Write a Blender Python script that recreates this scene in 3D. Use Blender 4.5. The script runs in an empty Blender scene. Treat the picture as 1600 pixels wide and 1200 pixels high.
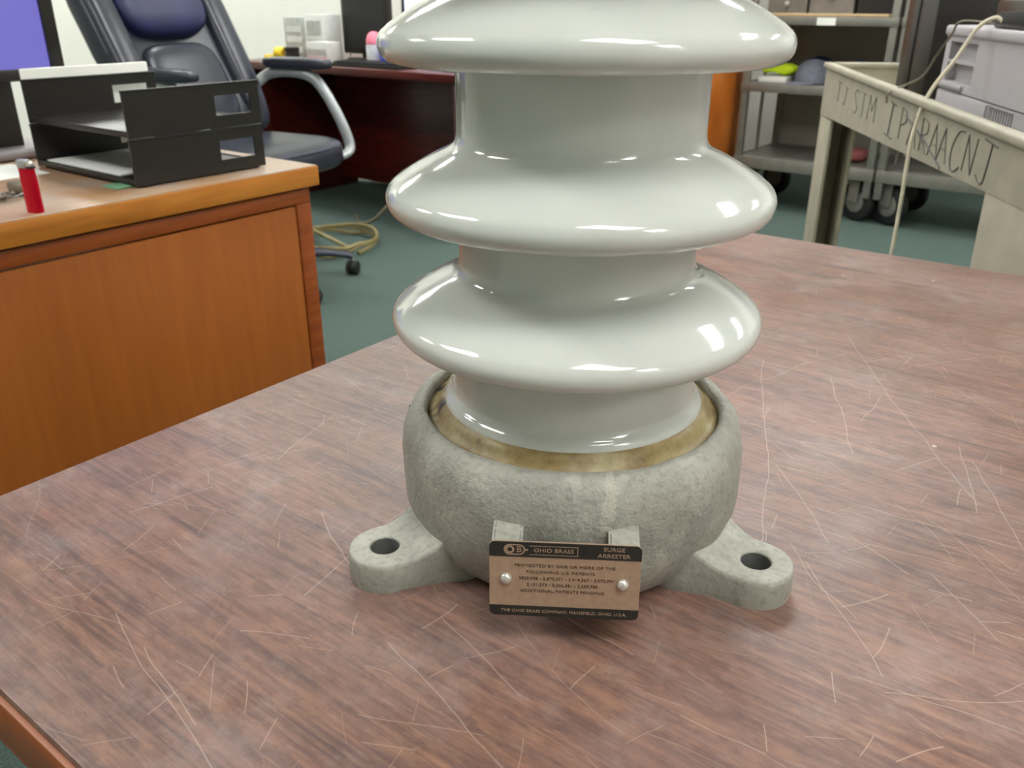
import bpy, bmesh, math, random
from mathutils import Vector, Matrix
random.seed(7)
PI = math.pi
sc = bpy.context.scene
C = sc.collection

# ------------------------------------------------------------------ camera
F_PX, PITCH, YAW = 1340.0, math.radians(24.25), math.radians(37.3)
cam_d = bpy.data.cameras.new('camera'); cam = bpy.data.objects.new('camera', cam_d); C.objects.link(cam)
cam_d.sensor_width = 36.0; cam_d.lens = 36.0 * F_PX / 1600.0
cam.location = (0, 0, 1.05); cam.rotation_euler = (PI/2 - PITCH, 0, YAW)
cam_d.clip_start = 0.02
cam_d.dof.use_dof = True; cam_d.dof.focus_distance = 0.50; cam_d.dof.aperture_fstop = 18.0
sc.camera = cam
# ------------------------------------------------------------------ world, exposure
w = bpy.data.worlds.new('world'); sc.world = w; w.use_nodes = True
w.node_tree.nodes['Background'].inputs[0].default_value = (0, 0, 0, 1)   # closed room: no sky light
w.node_tree.nodes['Background'].inputs[1].default_value = 0.0
sc.view_settings.view_transform = 'Standard'; sc.view_settings.look = 'None'
sc.view_settings.gamma = 1.0; sc.view_settings.use_curve_mapping = False
sc.view_settings.exposure = 0.97
LAMP = 10.2            # strength of the fluorescent ceiling panels
CEIL = 2.75

# ------------------------------------------------------------------ materials
def srgb(r, g, b):
    f = lambda c: (c/255/12.92) if c/255 <= 0.04045 else ((c/255+0.055)/1.055)**2.4
    return (f(r), f(g), f(b), 1)

class NT:
    def __init__(s, name):
        s.m = bpy.data.materials.new(name); s.m.use_nodes = True
        s.t = s.m.node_tree; s.b = s.t.nodes['Principled BSDF']
    def n(s, kind, **kw):
        x = s.t.nodes.new(kind)
        for k, v in kw.items(): setattr(x, k, v)
        return x
    def l(s, a, b): s.t.links.new(a, b)
    def coord(s, scale=(1,1,1), rot=(0,0,0), loc=(0,0,0), kind='Object'):
        tc = s.n('ShaderNodeTexCoord'); mp = s.n('ShaderNodeMapping')
        mp.inputs['Scale'].default_value = scale; mp.inputs['Rotation'].default_value = rot
        mp.inputs['Location'].default_value = loc
        s.l(tc.outputs[kind], mp.inputs[0]); return mp.outputs[0]
    def noise(s, vec, scale, detail=4, rough=0.55, dist=0.0):
        x = s.n('ShaderNodeTexNoise'); x.inputs['Scale'].default_value = scale
        x.inputs['Detail'].default_value = detail; x.inputs['Roughness'].default_value = rough
        x.inputs['Distortion'].default_value = dist
        s.l(vec, x.inputs['Vector']); return x.outputs['Fac']
    def ramp(s, fac, stops):
        x = s.n('ShaderNodeValToRGB'); e = x.color_ramp.elements
        while len(e) < len(stops): e.new(0.5)
        for i, (p, c) in enumerate(stops): e[i].position = p; e[i].color = c
        s.l(fac, x.inputs[0]); return x.outputs[0]
    def mix(s, fac, a, b, mode='MIX'):
        x = s.n('ShaderNodeMix', data_type='RGBA', blend_type=mode)
        for sock, v in ((x.inputs[0], fac), (x.inputs[6], a), (x.inputs[7], b)):
            if hasattr(v, 'is_output'): s.l(v, sock)
            else: sock.default_value = v
        return x.outputs[2]
    def math(s, op, a, b=None, c=None):
        x = s.n('ShaderNodeMath', operation=op)
        for i, v in enumerate((a, b, c)):
            if v is None: continue
            if hasattr(v, 'is_output'): s.l(v, x.inputs[i])
            else: x.inputs[i].default_value = v
        return x.outputs[0]
    def bump(s, h, strength=0.2, dist=0.002):
        x = s.n('ShaderNodeBump'); x.inputs['Strength'].default_value = strength
        x.inputs['Distance'].default_value = dist
        s.l(h, x.inputs['Height']); s.l(x.outputs[0], s.b.inputs['Normal'])
    def set(s, col=None, rough=None, metal=None, **kw):
        for k, v in (('Base Color', col), ('Roughness', rough), ('Metallic', metal)):
            if v is None: continue
            if hasattr(v, 'is_output'): s.l(v, s.b.inputs[k])
            else: s.b.inputs[k].default_value = v
        for k, v in kw.items(): s.b.inputs[k].default_value = v
        return s.m

def simple(name, col, rough=0.5, metal=0.0, var=0.12, scale=30, bump=0.0, **kw):
    """plain colour with slight procedural variation"""
    k = NT(name); v = k.coord()
    f = k.noise(v, scale, 3)
    dark = tuple(c*(1-var) for c in col[:3]) + (1,); lite = tuple(min(1, c*(1+var)) for c in col[:3]) + (1,)
    k.set(k.ramp(f, [(0.3, dark), (0.7, lite)]), rough, metal, **kw)
    if bump: k.bump(k.noise(v, scale*4, 3), bump, 0.001)
    return k.m

def emit(name, col, strength, base=(0.8,0.8,0.8,1)):
    k = NT(name); k.b.inputs['Emission Color'].default_value = col
    k.b.inputs['Emission Strength'].default_value = strength
    return k.set(base, 0.4)

M = {}
def mat_table():
    k = NT('walnut_laminate'); v = k.coord()
    vs = k.coord(scale=(1.0, 9.0, 1.0))
    g1 = k.noise(vs, 5.0, 6, 0.6, 0.8)
    g2 = k.noise(k.coord(scale=(2.0, 60.0, 1.0)), 6.0, 4, 0.6)
    base = k.ramp(g1, [(0.30, srgb(74,56,55)), (0.45, srgb(106,78,70)), (0.57, srgb(130,92,76)), (0.72, srgb(112,84,76))])
    fine = k.ramp(g2, [(0.36, srgb(70,54,54)), (0.60, srgb(140,106,90))])
    col = k.mix(0.45, base, fine)
    # grey-violet rubbed patches
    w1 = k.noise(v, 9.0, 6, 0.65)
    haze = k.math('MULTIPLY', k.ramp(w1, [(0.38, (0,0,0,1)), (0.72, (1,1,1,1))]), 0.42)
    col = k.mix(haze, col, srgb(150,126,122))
    fs = k.noise(k.coord(scale=(6.0, 60.0, 1.0), rot=(0,0,0.5)), 9.0, 3, 0.6)
    col = k.mix(k.math('MULTIPLY', k.ramp(fs, [(0.56,(0,0,0,1)),(0.72,(1,1,1,1))]), 0.22), col, srgb(186,160,148))
    # fine mottling and rubbed-through blotches
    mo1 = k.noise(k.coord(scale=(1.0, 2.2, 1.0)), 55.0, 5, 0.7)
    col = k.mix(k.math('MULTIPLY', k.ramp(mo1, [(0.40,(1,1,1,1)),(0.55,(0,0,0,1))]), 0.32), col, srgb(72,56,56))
    mo2 = k.noise(k.coord(scale=(1.0, 3.0, 1.0), loc=(4,2,0)), 30.0, 6, 0.75)
    col = k.mix(k.math('MULTIPLY', k.ramp(mo2, [(0.52,(0,0,0,1)),(0.70,(1,1,1,1))]), 0.45), col, srgb(158,122,98))
    mo3 = k.noise(k.coord(loc=(7,1,0)), 16.0, 6, 0.75)
    col = k.mix(k.math('MULTIPLY', k.ramp(mo3, [(0.50,(0,0,0,1)),(0.72,(1,1,1,1))]), 0.40), col, srgb(156,142,140))
    # short hairline scratches: one randomly turned stroke in each cell
    wb = k.n('ShaderNodeTexNoise'); wb.inputs['Scale'].default_value = 6.0; k.l(v, wb.inputs['Vector'])
    wv = k.n('ShaderNodeVectorMath', operation='MULTIPLY_ADD'); k.l(wb.outputs['Color'], wv.inputs[0]); wv.inputs[1].default_value = (.05,.05,0); k.l(v, wv.inputs[2])
    tot = None
    for scl, wd, ln, den in ((7.0,.00022,.075,.35), (13.0,.00020,.036,.35), (24.0,.00028,.014,.4), (9.0,.00018,.060,.3), (40.0,.00022,.009,.3)):
        vo = k.n('ShaderNodeTexVoronoi'); vo.voronoi_dimensions = '2D'; vo.inputs['Scale'].default_value = scl
        ad = k.n('ShaderNodeVectorMath', operation='ADD'); k.l(wv.outputs[0], ad.inputs[0]); ad.inputs[1].default_value = (scl*.37, scl*.11, 0)
        k.l(ad.outputs[0], vo.inputs['Vector'])
        df = k.n('ShaderNodeVectorMath', operation='SUBTRACT'); k.l(ad.outputs[0], df.inputs[0]); k.l(vo.outputs['Position'], df.inputs[1])
        xy = k.n('ShaderNodeSeparateXYZ'); k.l(df.outputs[0], xy.inputs[0])
        rc = k.n('ShaderNodeSeparateColor'); k.l(vo.outputs['Color'], rc.inputs[0])
        th = k.math('MULTIPLY', rc.outputs[0], 6.2832); cs = k.math('COSINE', th); sn = k.math('SINE', th)
        u = k.math('ADD', k.math('MULTIPLY', xy.outputs[0], cs), k.math('MULTIPLY', xy.outputs[1], sn))
        q = k.math('SUBTRACT', k.math('MULTIPLY', xy.outputs[1], cs), k.math('MULTIPLY', xy.outputs[0], sn))
        m1 = k.math('LESS_THAN', k.math('ABSOLUTE', q), wd); m2 = k.math('LESS_THAN', k.math('ABSOLUTE', u), ln)
        m3 = k.math('MULTIPLY', k.math('GREATER_THAN', rc.outputs[1], den), rc.outputs[2])
        mm = k.math('MULTIPLY', k.math('MULTIPLY', m1, m2), m3)
        tot = mm if tot is None else k.math('MAXIMUM', tot, mm)
    # individual long scratches (table coordinates in metres)
    segs = [(-.257,.713,-.19,.562),(-.19,.562,-.138,.429),(-.218,.825,-.14,.698),(-.14,.698,-.047,.561),
     (-.099,.578,-.081,.611),(-.081,.611,-.062,.62),(-.062,.62,-.015,.523),(-.173,.533,-.108,.46),(-.13,.512,-.015,.523),
     (-.101,.474,-.063,.455),(-.226,.915,-.088,.995),(-.142,.782,-.068,.867),(-.145,.636,-.145,.695),
     (-.191,.708,-.133,.581),(-.252,.269,-.184,.246),(-.262,.236,-.164,.21),(-.324,.195,-.294,.212),
     (-.33,.283,-.322,.236),(-.167,.264,-.165,.284),(-.061,.355,.009,.364),(-.391,.163,-.264,.134),
     (-.118,.281,-.079,.283),(-.054,.462,-.012,.427),(-.06,.373,-.059,.403),(-.457,.322,-.479,.396),
     (-.38,.297,-.312,.265),(-.478,.222,-.463,.274),(-.074,.638,-.045,.552),(-.171,.576,-.137,.589),
     (-.354,.16,-.292,.144),(-.111,.434,-.051,.363)]
    wob = k.n('ShaderNodeTexNoise'); wob.inputs['Scale'].default_value = 14.0; k.l(v, wob.inputs['Vector'])
    off = k.n('ShaderNodeVectorMath', operation='MULTIPLY_ADD')
    k.l(wob.outputs['Color'], off.inputs[0]); off.inputs[1].default_value = (.012,.012,0); 
    flat = k.n('ShaderNodeVectorMath', operation='MULTIPLY'); k.l(v, flat.inputs[0]); flat.inputs[1].default_value = (1,1,0)
    k.l(flat.outputs[0], off.inputs[2])
    p = off.outputs[0]
    for x0, y0, x1, y1 in segs:
        a = Vector((x0+.006, y0+.006, 0)); ba = Vector((x1-x0, y1-y0, 0)); L2 = ba.length_squared
        pa = k.n('ShaderNodeVectorMath', operation='SUBTRACT'); k.l(p, pa.inputs[0]); pa.inputs[1].default_value = a
        dt = k.n('ShaderNodeVectorMath', operation='DOT_PRODUCT'); k.l(pa.outputs[0], dt.inputs[0]); dt.inputs[1].default_value = ba / L2
        cl = k.n('ShaderNodeClamp'); k.l(dt.outputs['Value'], cl.inputs[0])
        q = k.n('ShaderNodeVectorMath', operation='SCALE'); q.inputs[0].default_value = ba; k.l(cl.outputs[0], q.inputs['Scale'])
        ds = k.n('ShaderNodeVectorMath', operation='DISTANCE'); k.l(pa.outputs[0], ds.inputs[0]); k.l(q.outputs[0], ds.inputs[1])
        mr = k.n('ShaderNodeMapRange'); k.l(ds.outputs['Value'], mr.inputs[0])
        mr.inputs[1].default_value = .0001; mr.inputs[2].default_value = .0005; mr.inputs[3].default_value = 0.8; mr.inputs[4].default_value = 0
        tot = k.math('MAXIMUM', tot, mr.outputs[0])
    col = k.mix(k.math('MULTIPLY', tot, 0.42), col, srgb(205,184,166))
    # tiny pale specks
    vo = k.n('ShaderNodeTexVoronoi'); vo.inputs['Scale'].default_value = 26.0; k.l(v, vo.inputs['Vector'])
    sp = k.math('MULTIPLY', k.math('LESS_THAN', vo.outputs['Distance'], 0.05), k.math('GREATER_THAN', k.noise(v, 15.0, 1), 0.60))
    col = k.mix(k.math('MULTIPLY', sp, 0.6), col, srgb(214,196,170))
    k.bump(g2, 0.05, 0.0005)
    rg = k.ramp(w1, [(0.3, (0.34,)*3+(1,)), (0.7, (0.50,)*3+(1,))])
    return k.set(col, rg)
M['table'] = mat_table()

def wood(name, c1, c2, c3, scale=(1,1,12), freq=5.0, rough=0.4, wear=None, dist=0.6):
    k = NT(name); v = k.coord(scale=scale)
    g = k.noise(v, freq, 5, 0.6, dist)
    col = k.ramp(g, [(0.30, c1), (0.52, c2), (0.72, c3)])
    if wear:
        ww = k.noise(k.coord(), 7.0, 5, 0.65)
        col = k.mix(k.ramp(ww, [(0.35,(0,0,0,1)),(0.75,(1,1,1,1))]), col, wear)
    k.bump(g, 0.06, 0.0005)
    return k.set(col, rough)
M['oak_panel'] = wood('oak_panel', srgb(154,82,24), srgb(161,88,27), srgb(168,94,31), (1,14,1.2), 3.0, 0.35)
M['oak_frame'] = wood('oak_frame', srgb(120,56,16), srgb(148,72,24), srgb(160,84,32), (1,1.2,14), 3.0, 0.35)
M['oak_edge'] = wood('oak_edge', srgb(166,98,28), srgb(190,118,40), srgb(204,134,54), (1,1.2,14), 3.0, 0.35)
M['oak_top'] = wood('oak_top', srgb(150,106,64), srgb(164,124,84), srgb(174,140,102), (12,1.2,1), 3.0, 0.38, wear=srgb(168,154,140))
M['edge_band'] = wood('edge_band', srgb(120,62,28), srgb(156,86,40), srgb(180,108,56), (1,1,14), 4.0, 0.4)
M['mahogany'] = wood('mahogany', srgb(58,16,14), srgb(84,26,20), srgb(104,36,26), (1.2,12,12), 3.0, 0.28)
M['mahogany_dark'] = wood('mahogany_dark', srgb(26,12,10), srgb(36,17,14), srgb(46,22,18), (1.2,1,12), 3.0, 0.4)
M['orange_wood'] = wood('orange_wood', srgb(168,88,24), srgb(190,104,34), srgb(204,120,46), (14,1,1.2), 3.0, 0.35)

def mat_porcelain():
    k = NT('glazed_porcelain'); v = k.coord()
    f = k.noise(v, 12, 4)
    col = k.ramp(f, [(0.3, srgb(190,193,187)), (0.7, srgb(198,201,195))])
    sm = k.noise(k.coord(scale=(1,1,3)), 22, 5, 0.7)          # faint violet-grey scuffs in the glaze
    col = k.mix(k.math('MULTIPLY', k.ramp(sm, [(0.64,(0,0,0,1)),(0.72,(1,1,1,1))]), 0.25), col, srgb(170,170,188))
    k.bump(k.noise(v, 35, 2), 0.02, 0.001)
    return k.set(col, 0.09, 0.0, **{'Coat Weight': 0.35, 'Coat Roughness': 0.04, 'Specular IOR Level': 0.5})
M['porcelain'] = mat_porcelain()

def mat_cast(name, lo, hi, bump=0.5, seam=False):
    k = NT(name); v = k.coord()
    f = k.noise(v, 26, 6, 0.65); p = k.noise(v, 260, 3, 0.6); b = k.noise(v, 420, 4, 0.7)
    col = k.ramp(f, [(0.28, lo), (0.5, tuple((a+c)/2 for a, c in zip(lo, hi))), (0.72, hi)])
    col = k.mix(k.math('MULTIPLY', k.ramp(p, [(0.35,(1,1,1,1)),(0.5,(0,0,0,1))]), 0.30), col, srgb(104,102,92))
    st = k.noise(k.coord(scale=(1,1,0.35), loc=(.3,.1,0)), 60, 3, 0.6)
    col = k.mix(k.math('MULTIPLY', k.ramp(st, [(0.60,(0,0,0,1)),(0.72,(1,1,1,1))]), 0.5), col, srgb(186,184,174))
    if seam:
        xyz = k.n('ShaderNodeSeparateXYZ'); k.l(v, xyz.inputs[0])
        wob = k.math('MULTIPLY', k.math('SUBTRACT', k.noise(v, 90, 4, 0.7), 0.5), 0.016)
        d = k.math('ABSOLUTE', k.math('ADD', k.math('SUBTRACT', xyz.outputs[0], 0.0185), wob))
        ms = k.math('MULTIPLY', k.math('LESS_THAN', d, 0.0030), k.math('LESS_THAN', xyz.outputs[1], 0.0))
        col = k.mix(k.math('MULTIPLY', ms, 0.4), col, srgb(204,200,186))
        ds = k.n('ShaderNodeVectorMath', operation='DISTANCE'); k.l(v, ds.inputs[0]); ds.inputs[1].default_value = (.068,-.073,.046)
        sm = k.math('MULTIPLY', k.math('LESS_THAN', k.math('ADD', ds.outputs['Value'], k.math('MULTIPLY', wob, 1.6)), 0.012), 0.22)
        col = k.mix(sm, col, srgb(92,90,86))
    h = k.math('ADD', k.math('MULTIPLY', b, 0.6), k.math('MULTIPLY', k.noise(v, 60, 5, 0.6), 1.0))
    k.bump(h, bump, 0.0022)
    return k.set(col, 0.62, 0.25)
M['cast'] = mat_cast('cast_aluminium', srgb(140,140,131), srgb(173,172,162), 0.75, True)
M['cast_smooth'] = mat_cast('cast_aluminium_lug', srgb(140,140,131), srgb(173,172,162), 0.28)
def mat_grout():
    k = NT('yellowed_grout'); v = k.coord()
    f = k.noise(v, 40, 5, 0.65)
    col = k.ramp(f, [(0.30, srgb(84,66,34)), (0.44, srgb(134,112,68)), (0.60, srgb(158,142,98)), (0.75, srgb(178,168,132))])
    d = k.noise(k.coord(loc=(1.3,.4,0)), 34, 2, 0.5)
    col = k.mix(k.ramp(d, [(0.61,(0,0,0,1)),(0.65,(1,1,1,1))]), col, srgb(44,34,22))
    k.bump(f, 0.5, 0.002)
    return k.set(col, 0.45)
M['grout'] = mat_grout()
M['bore'] = simple('drilled_steel', srgb(128,128,126), 0.4, 0.5, 0.1, 200)
M['plate'] = simple('etched_bronze_plate', srgb(172,146,124), 0.42, 0.35, 0.08, 300)
M['plate_black'] = simple('black_plate_enamel', srgb(34,36,32), 0.4, 0, 0.15, 200)
M['rivet'] = simple('rivet_steel', srgb(205,203,196), 0.3, 0.6, 0.06, 300)
M['ink'] = simple('dark_etched_ink', srgb(74,56,44), 0.6)

def mat_carpet():
    k = NT('green_carpet'); v = k.coord()
    f = k.noise(v, 220, 3, 0.7); g = k.noise(v, 3, 4)
    col = k.ramp(f, [(0.3, srgb(50,66,60)), (0.7, srgb(96,116,108))])
    col = k.mix(k.math('MULTIPLY', g, 0.35), col, srgb(54,74,70))
    k.bump(f, 0.7, 0.004)
    return k.set(col, 0.95)
M['carpet'] = mat_carpet()
M['wall'] = simple('painted_wall', srgb(238,238,230), 0.8, 0, 0.02, 4)
M['ceiling'] = simple('ceiling_tile', srgb(222,222,214), 0.9, 0, 0.05, 60)
M['ceil_grid'] = simple('ceiling_grid', srgb(205,205,200), 0.6)
M['lamp'] = emit('fluorescent_diffuser', (1.0, 1.0, 0.965, 1), LAMP)
M['lamp_frame'] = simple('lamp_frame', srgb(225,225,222), 0.5)
M['black_plastic'] = simple('black_plastic', srgb(34,31,27), 0.35, 0, 0.15, 40)
M['tray_floor'] = simple('smoky_tray_floor', srgb(60,53,47), 0.30, 0, 0.12, 20)
M['leather'] = simple('charcoal_leather', srgb(44,47,58), 0.32, 0, 0.2, 14, bump=0.25)
M['leather_navy'] = simple('navy_leather', srgb(36,40,82), 0.45, 0, 0.25, 9, bump=0.25)
M['leather_grey'] = simple('grey_leather', srgb(60,64,80), 0.38, 0, 0.2, 9, bump=0.25)
M['silver'] = simple('silver_plastic', srgb(168,172,174), 0.35, 0.3, 0.06, 20)
M['rubber'] = simple('black_rubber', srgb(26,26,27), 0.6)
M['white_paper'] = simple('white_paper', srgb(236,236,228), 0.7, 0, 0.03, 20)
M['white_box'] = simple('white_carton', srgb(214,216,212), 0.55, 0, 0.05, 30)
M['grey_box'] = simple('grey_carton', srgb(176,180,174), 0.55, 0, 0.15, 40)
M['yellow'] = simple('yellow_plastic', srgb(228,196,30), 0.4)
M['red'] = simple('red_plastic', srgb(196,40,50), 0.4)
M['rag'] = simple('faded_red_cloth', srgb(150,84,84), 0.9)
M['pink'] = simple('pink_plastic', srgb(236,128,150), 0.4)
M['bottle'] = simple('pale_bottle', srgb(206,208,212), 0.35)
M['blue'] = simple('blue_plastic', srgb(80,90,220), 0.4)
M['green'] = simple('green_plastic', srgb(118,168,130), 0.4)
M['red_clear'] = (lambda k: k.set(srgb(206,14,44), 0.12, 0.0, **{'Transmission Weight': 0.35, 'IOR': 1.3}))(NT('clear_red_plastic'))
M['cart'] = simple('beige_structural_foam', srgb(164,158,140), 0.55, 0, 0.10, 18, bump=0.15)
M['cart_rim'] = simple('beige_rim', srgb(190,184,164), 0.5, 0, 0.08, 18)
M['marker'] = simple('black_marker', srgb(84,82,82), 0.6, 0, 0.3, 60)
M['printer'] = simple('grey_printer_plastic', srgb(172,168,172), 0.5, 0, 0.03, 40)
M['printer_dark'] = simple('dark_grey_plastic', srgb(138,132,134), 0.5, 0, 0.05, 40)
M['printer_lite'] = simple('pale_grey_plastic', srgb(208,208,206), 0.5, 0, 0.03, 40)
M['slot'] = simple('vent_slot', srgb(70,66,66), 0.6)
M['cord_white'] = simple('cream_cord', srgb(216,208,184), 0.45)
M['cord_dark'] = simple('olive_cord', srgb(112,104,86), 0.5)
M['cord_tan'] = simple('tan_cord', srgb(142,128,84), 0.5)
M['rack'] = simple('galvanised_steel', srgb(128,126,118), 0.42, 0.4, 0.12, 12)
M['rack_post'] = simple('grey_steel_post', srgb(104,103,98), 0.45, 0.4, 0.12, 12)
M['rack_back'] = simple('grey_back_panel', srgb(146,142,132), 0.6, 0.1, 0.05, 6)
M['bin'] = simple('smoky_bin', srgb(120,114,106), 0.25, 0, 0.15, 12)
M['strip'] = simple('tan_strip', srgb(196,168,128), 0.5)
M['cap_grey'] = simple('grey_fabric', srgb(112,116,128), 0.9, 0, 0.15, 60)
M['cap_navy'] = simple('navy_fabric', srgb(30,36,78), 0.9, 0, 0.2, 60)
M['cap_neon'] = simple('neon_fabric', srgb(206,235,30), 0.8, 0, 0.08, 60)
def mat_screen(name, c1, c2, s):
    k = NT(name); v = k.coord(kind='Generated')
    sp = k.n('ShaderNodeSeparateXYZ'); k.l(v, sp.inputs[0])
    col = k.ramp(sp.outputs[2], [(0.0, c1), (1.0, c1)])
    k.l(col, k.b.inputs['Emission Color']); k.b.inputs['Emission Strength'].default_value = s
    return k.set((0.02,0.02,0.02,1), 0.25)
M['screen_blue'] = mat_screen('lit_screen_violet', srgb(124,118,214), srgb(112,108,168), 0.42)
M['screen_white'] = mat_screen('lit_screen_white', srgb(222,226,255), srgb(200,210,250), 0.9)

# ------------------------------------------------------------------ mesh helpers
def finish(name, bm, mat, parent=None, smooth=None):
    bmesh.ops.recalc_face_normals(bm, faces=bm.faces[:])
    me = bpy.data.meshes.new(name); bm.to_mesh(me); bm.free()
    me.materials.append(M[mat] if isinstance(mat, str) else mat)
    o = bpy.data.objects.new(name, me); C.objects.link(o)
    if smooth is not None:
        for p in me.polygons: p.use_smooth = True
        if smooth < 179: me.set_sharp_from_angle(angle=math.radians(smooth))
    if parent: o.parent = parent
    return o

def tag(o, label, cat, group=None):
    o['label'] = label; o['category'] = cat
    if group: o['group'] = group
    return o
def thing(name, label, cat, loc=(0,0,0), rz=0.0, group=None):
    o = bpy.data.objects.new(name, None); C.objects.link(o)
    o.location = loc; o.rotation_euler = (0,0,rz); o.empty_display_size = 0.05
    return tag(o, label, cat, group)
def struct(o): o['kind'] = 'structure'; return o

def add_box(bm, lo, hi, bev=0.0, seg=2):
    t = bmesh.new(); bmesh.ops.create_cube(t, size=1.0)
    for v in t.verts:
        v.co = Vector([lo[i] + (v.co[i]+0.5)*(hi[i]-lo[i]) for i in range(3)])
    if bev > 0:
        bmesh.ops.bevel(t, geom=t.edges[:], offset=bev, segments=seg, profile=0.5, affect='EDGES')
    me = bpy.data.meshes.new('tmp'); t.to_mesh(me); t.free(); bm.from_mesh(me); bpy.data.meshes.remove(me)
def box(name, lo, hi, mat, parent=None, bev=0.002, seg=2):
    bm = bmesh.new(); add_box(bm, lo, hi, bev, seg); return finish(name, bm, mat, parent, 35)

def add_lathe(bm, prof, seg=48, center=(0,0,0), axis='Z', cap=True):
    rings = []
    for r, z in prof:
        ring = []
        for i in range(seg):
            a = 2*PI*i/seg; p = (r*math.cos(a), r*math.sin(a), z)
            if axis == 'X': p = (p[2], p[0], p[1])
            if axis == 'Y': p = (p[0], p[2], p[1])
            ring.append(bm.verts.new((p[0]+center[0], p[1]+center[1], p[2]+center[2])))
        rings.append(ring)
    for a, b in zip(rings, rings[1:]):
        for i in range(seg): bm.faces.new((a[i], a[(i+1)%seg], b[(i+1)%seg], b[i]))
    if cap:
        bm.faces.new(rings[0]); bm.faces.new(rings[-1][::-1])
def lathe(name, prof, mat, parent=None, seg=48, center=(0,0,0), axis='Z', cap=True, smooth=40):
    bm = bmesh.new(); add_lathe(bm, prof, seg, center, axis, cap); return finish(name, bm, mat, parent, smooth)

def spline(pts, n=8, closed=False):
    P = [Vector(p) for p in pts]; out = []; N = len(P)
    rng = range(N if closed else N-1)
    for i in rng:
        if closed: p0, p1, p2, p3 = P[i-1], P[i], P[(i+1)%N], P[(i+2)%N]
        else: p0, p1, p2, p3 = P[max(i-1,0)], P[i], P[i+1], P[min(i+2,N-1)]
        for j in range(n):
            t = j/n
            out.append(0.5*((2*p1)+(p2-p0)*t+(2*p0-5*p1+4*p2-p3)*t*t+(3*p1-p0-3*p2+p3)*t**3))
    if not closed: out.append(P[-1])
    return out
def add_tube(bm, pts, rad, seg=8, closed=False):
    P = [Vector(p) for p in pts]; N = len(P); rings = []
    up = Vector((0,0,1)); prev = None
    for i, p in enumerate(P):
        if closed: d = P[(i+1)%N]-P[i-1]
        else: d = P[min(i+1,N-1)]-P[max(i-1,0)]
        d.normalize()
        if prev is None:
            a = up if abs(d.dot(up)) < 0.9 else Vector((1,0,0))
            u = d.cross(a).normalized()
        else:
            u = prev - d*prev.dot(d); u.normalize()
        prev = u; v = d.cross(u)
        r = rad[i] if isinstance(rad, (list,tuple)) else rad
        rr = r if isinstance(r, tuple) else (r, r)
        rings.append([bm.verts.new(p + u*math.cos(2*PI*k/seg)*rr[0] + v*math.sin(2*PI*k/seg)*rr[1]) for k in range(seg)])
    pr = list(zip(rings, rings[1:]))
    if closed: pr.append((rings[-1], rings[0]))
    for a, b in pr:
        for k in range(seg): bm.faces.new((a[k], a[(k+1)%seg], b[(k+1)%seg], b[k]))
    if not closed:
        bm.faces.new(rings[0]); bm.faces.new(rings[-1][::-1])
def tube(name, pts, rad, mat, parent=None, seg=8, closed=False):
    bm = bmesh.new(); add_tube(bm, pts, rad, seg, closed); return finish(name, bm, mat, parent, 60)

def cushion(name, size, mat, parent, mtx=None, e1=0.35, e2=0.35, nu=40, nv=20, warp=None):
    """superellipsoid pad"""
    sg = lambda c, e: math.copysign(abs(c)**e, c)
    bm = bmesh.new(); rows = []
    for j in range(1, nv):
        t = -PI/2 + PI*j/nv; row = []
        for i in range(nu):
            a = 2*PI*i/nu
            x = sg(math.cos(t), e1)*sg(math.cos(a), e2); y = sg(math.cos(t), e1)*sg(math.sin(a), e2); z = sg(math.sin(t), e1)
            p = Vector((x*size[0]/2, y*size[1]/2, z*size[2]/2))
            if warp: p = warp(p)
            if mtx: p = mtx @ p
            row.append(bm.verts.new(p))
        rows.append(row)
    for a, b in zip(rows, rows[1:]):
        for i in range(nu): bm.faces.new((a[i], a[(i+1)%nu], b[(i+1)%nu], b[i]))
    bm.faces.new(rows[0]); bm.faces.new(rows[-1][::-1])
    return finish(name, bm, mat, parent, 60)

def add_prism(bm, poly, axis, d0, d1):
    """extrude a closed polygon given in the two remaining axes along axis (0,1,2)"""
    def P(a, b, d):
        q = [a, b]; q.insert(axis, d); return Vector(q)
    A = [bm.verts.new(P(a, b, d0)) for a, b in poly]; B = [bm.verts.new(P(a, b, d1)) for a, b in poly]
    n = len(poly)
    bm.faces.new(A[::-1]); bm.faces.new(B)
    for i in range(n): bm.faces.new((A[i], A[(i+1)%n], B[(i+1)%n], B[i]))

def copy_tree(o, parent=None):
    c = o.copy(); C.objects.link(c); c.parent = parent
    for ch in list(o.children): copy_tree(ch, c)
    return c

def text_mesh(name, body, size, mat, parent, loc, rot, align='CENTER', depth=0.00008, sx=1.0):
    cu = bpy.data.curves.new('txt', 'FONT'); cu.body = body; cu.size = size
    cu.align_x = align; cu.align_y = 'CENTER'; cu.extrude = depth; cu.resolution_u = 2
    t = bpy.data.objects.new('txt', cu); C.objects.link(t)
    bpy.context.view_layer.update()
    me = bpy.data.meshes.new_from_object(t.evaluated_get(bpy.context.evaluated_depsgraph_get()))
    bpy.data.objects.remove(t); bpy.data.curves.remove(cu)
    me.materials.clear(); me.materials.append(M[mat]); me.name = name
    o = bpy.data.objects.new(name, me); C.objects.link(o); o.parent = parent
    o.location = loc; o.rotation_euler = rot; o.scale = (sx, 1, 1)
    return o

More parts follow.
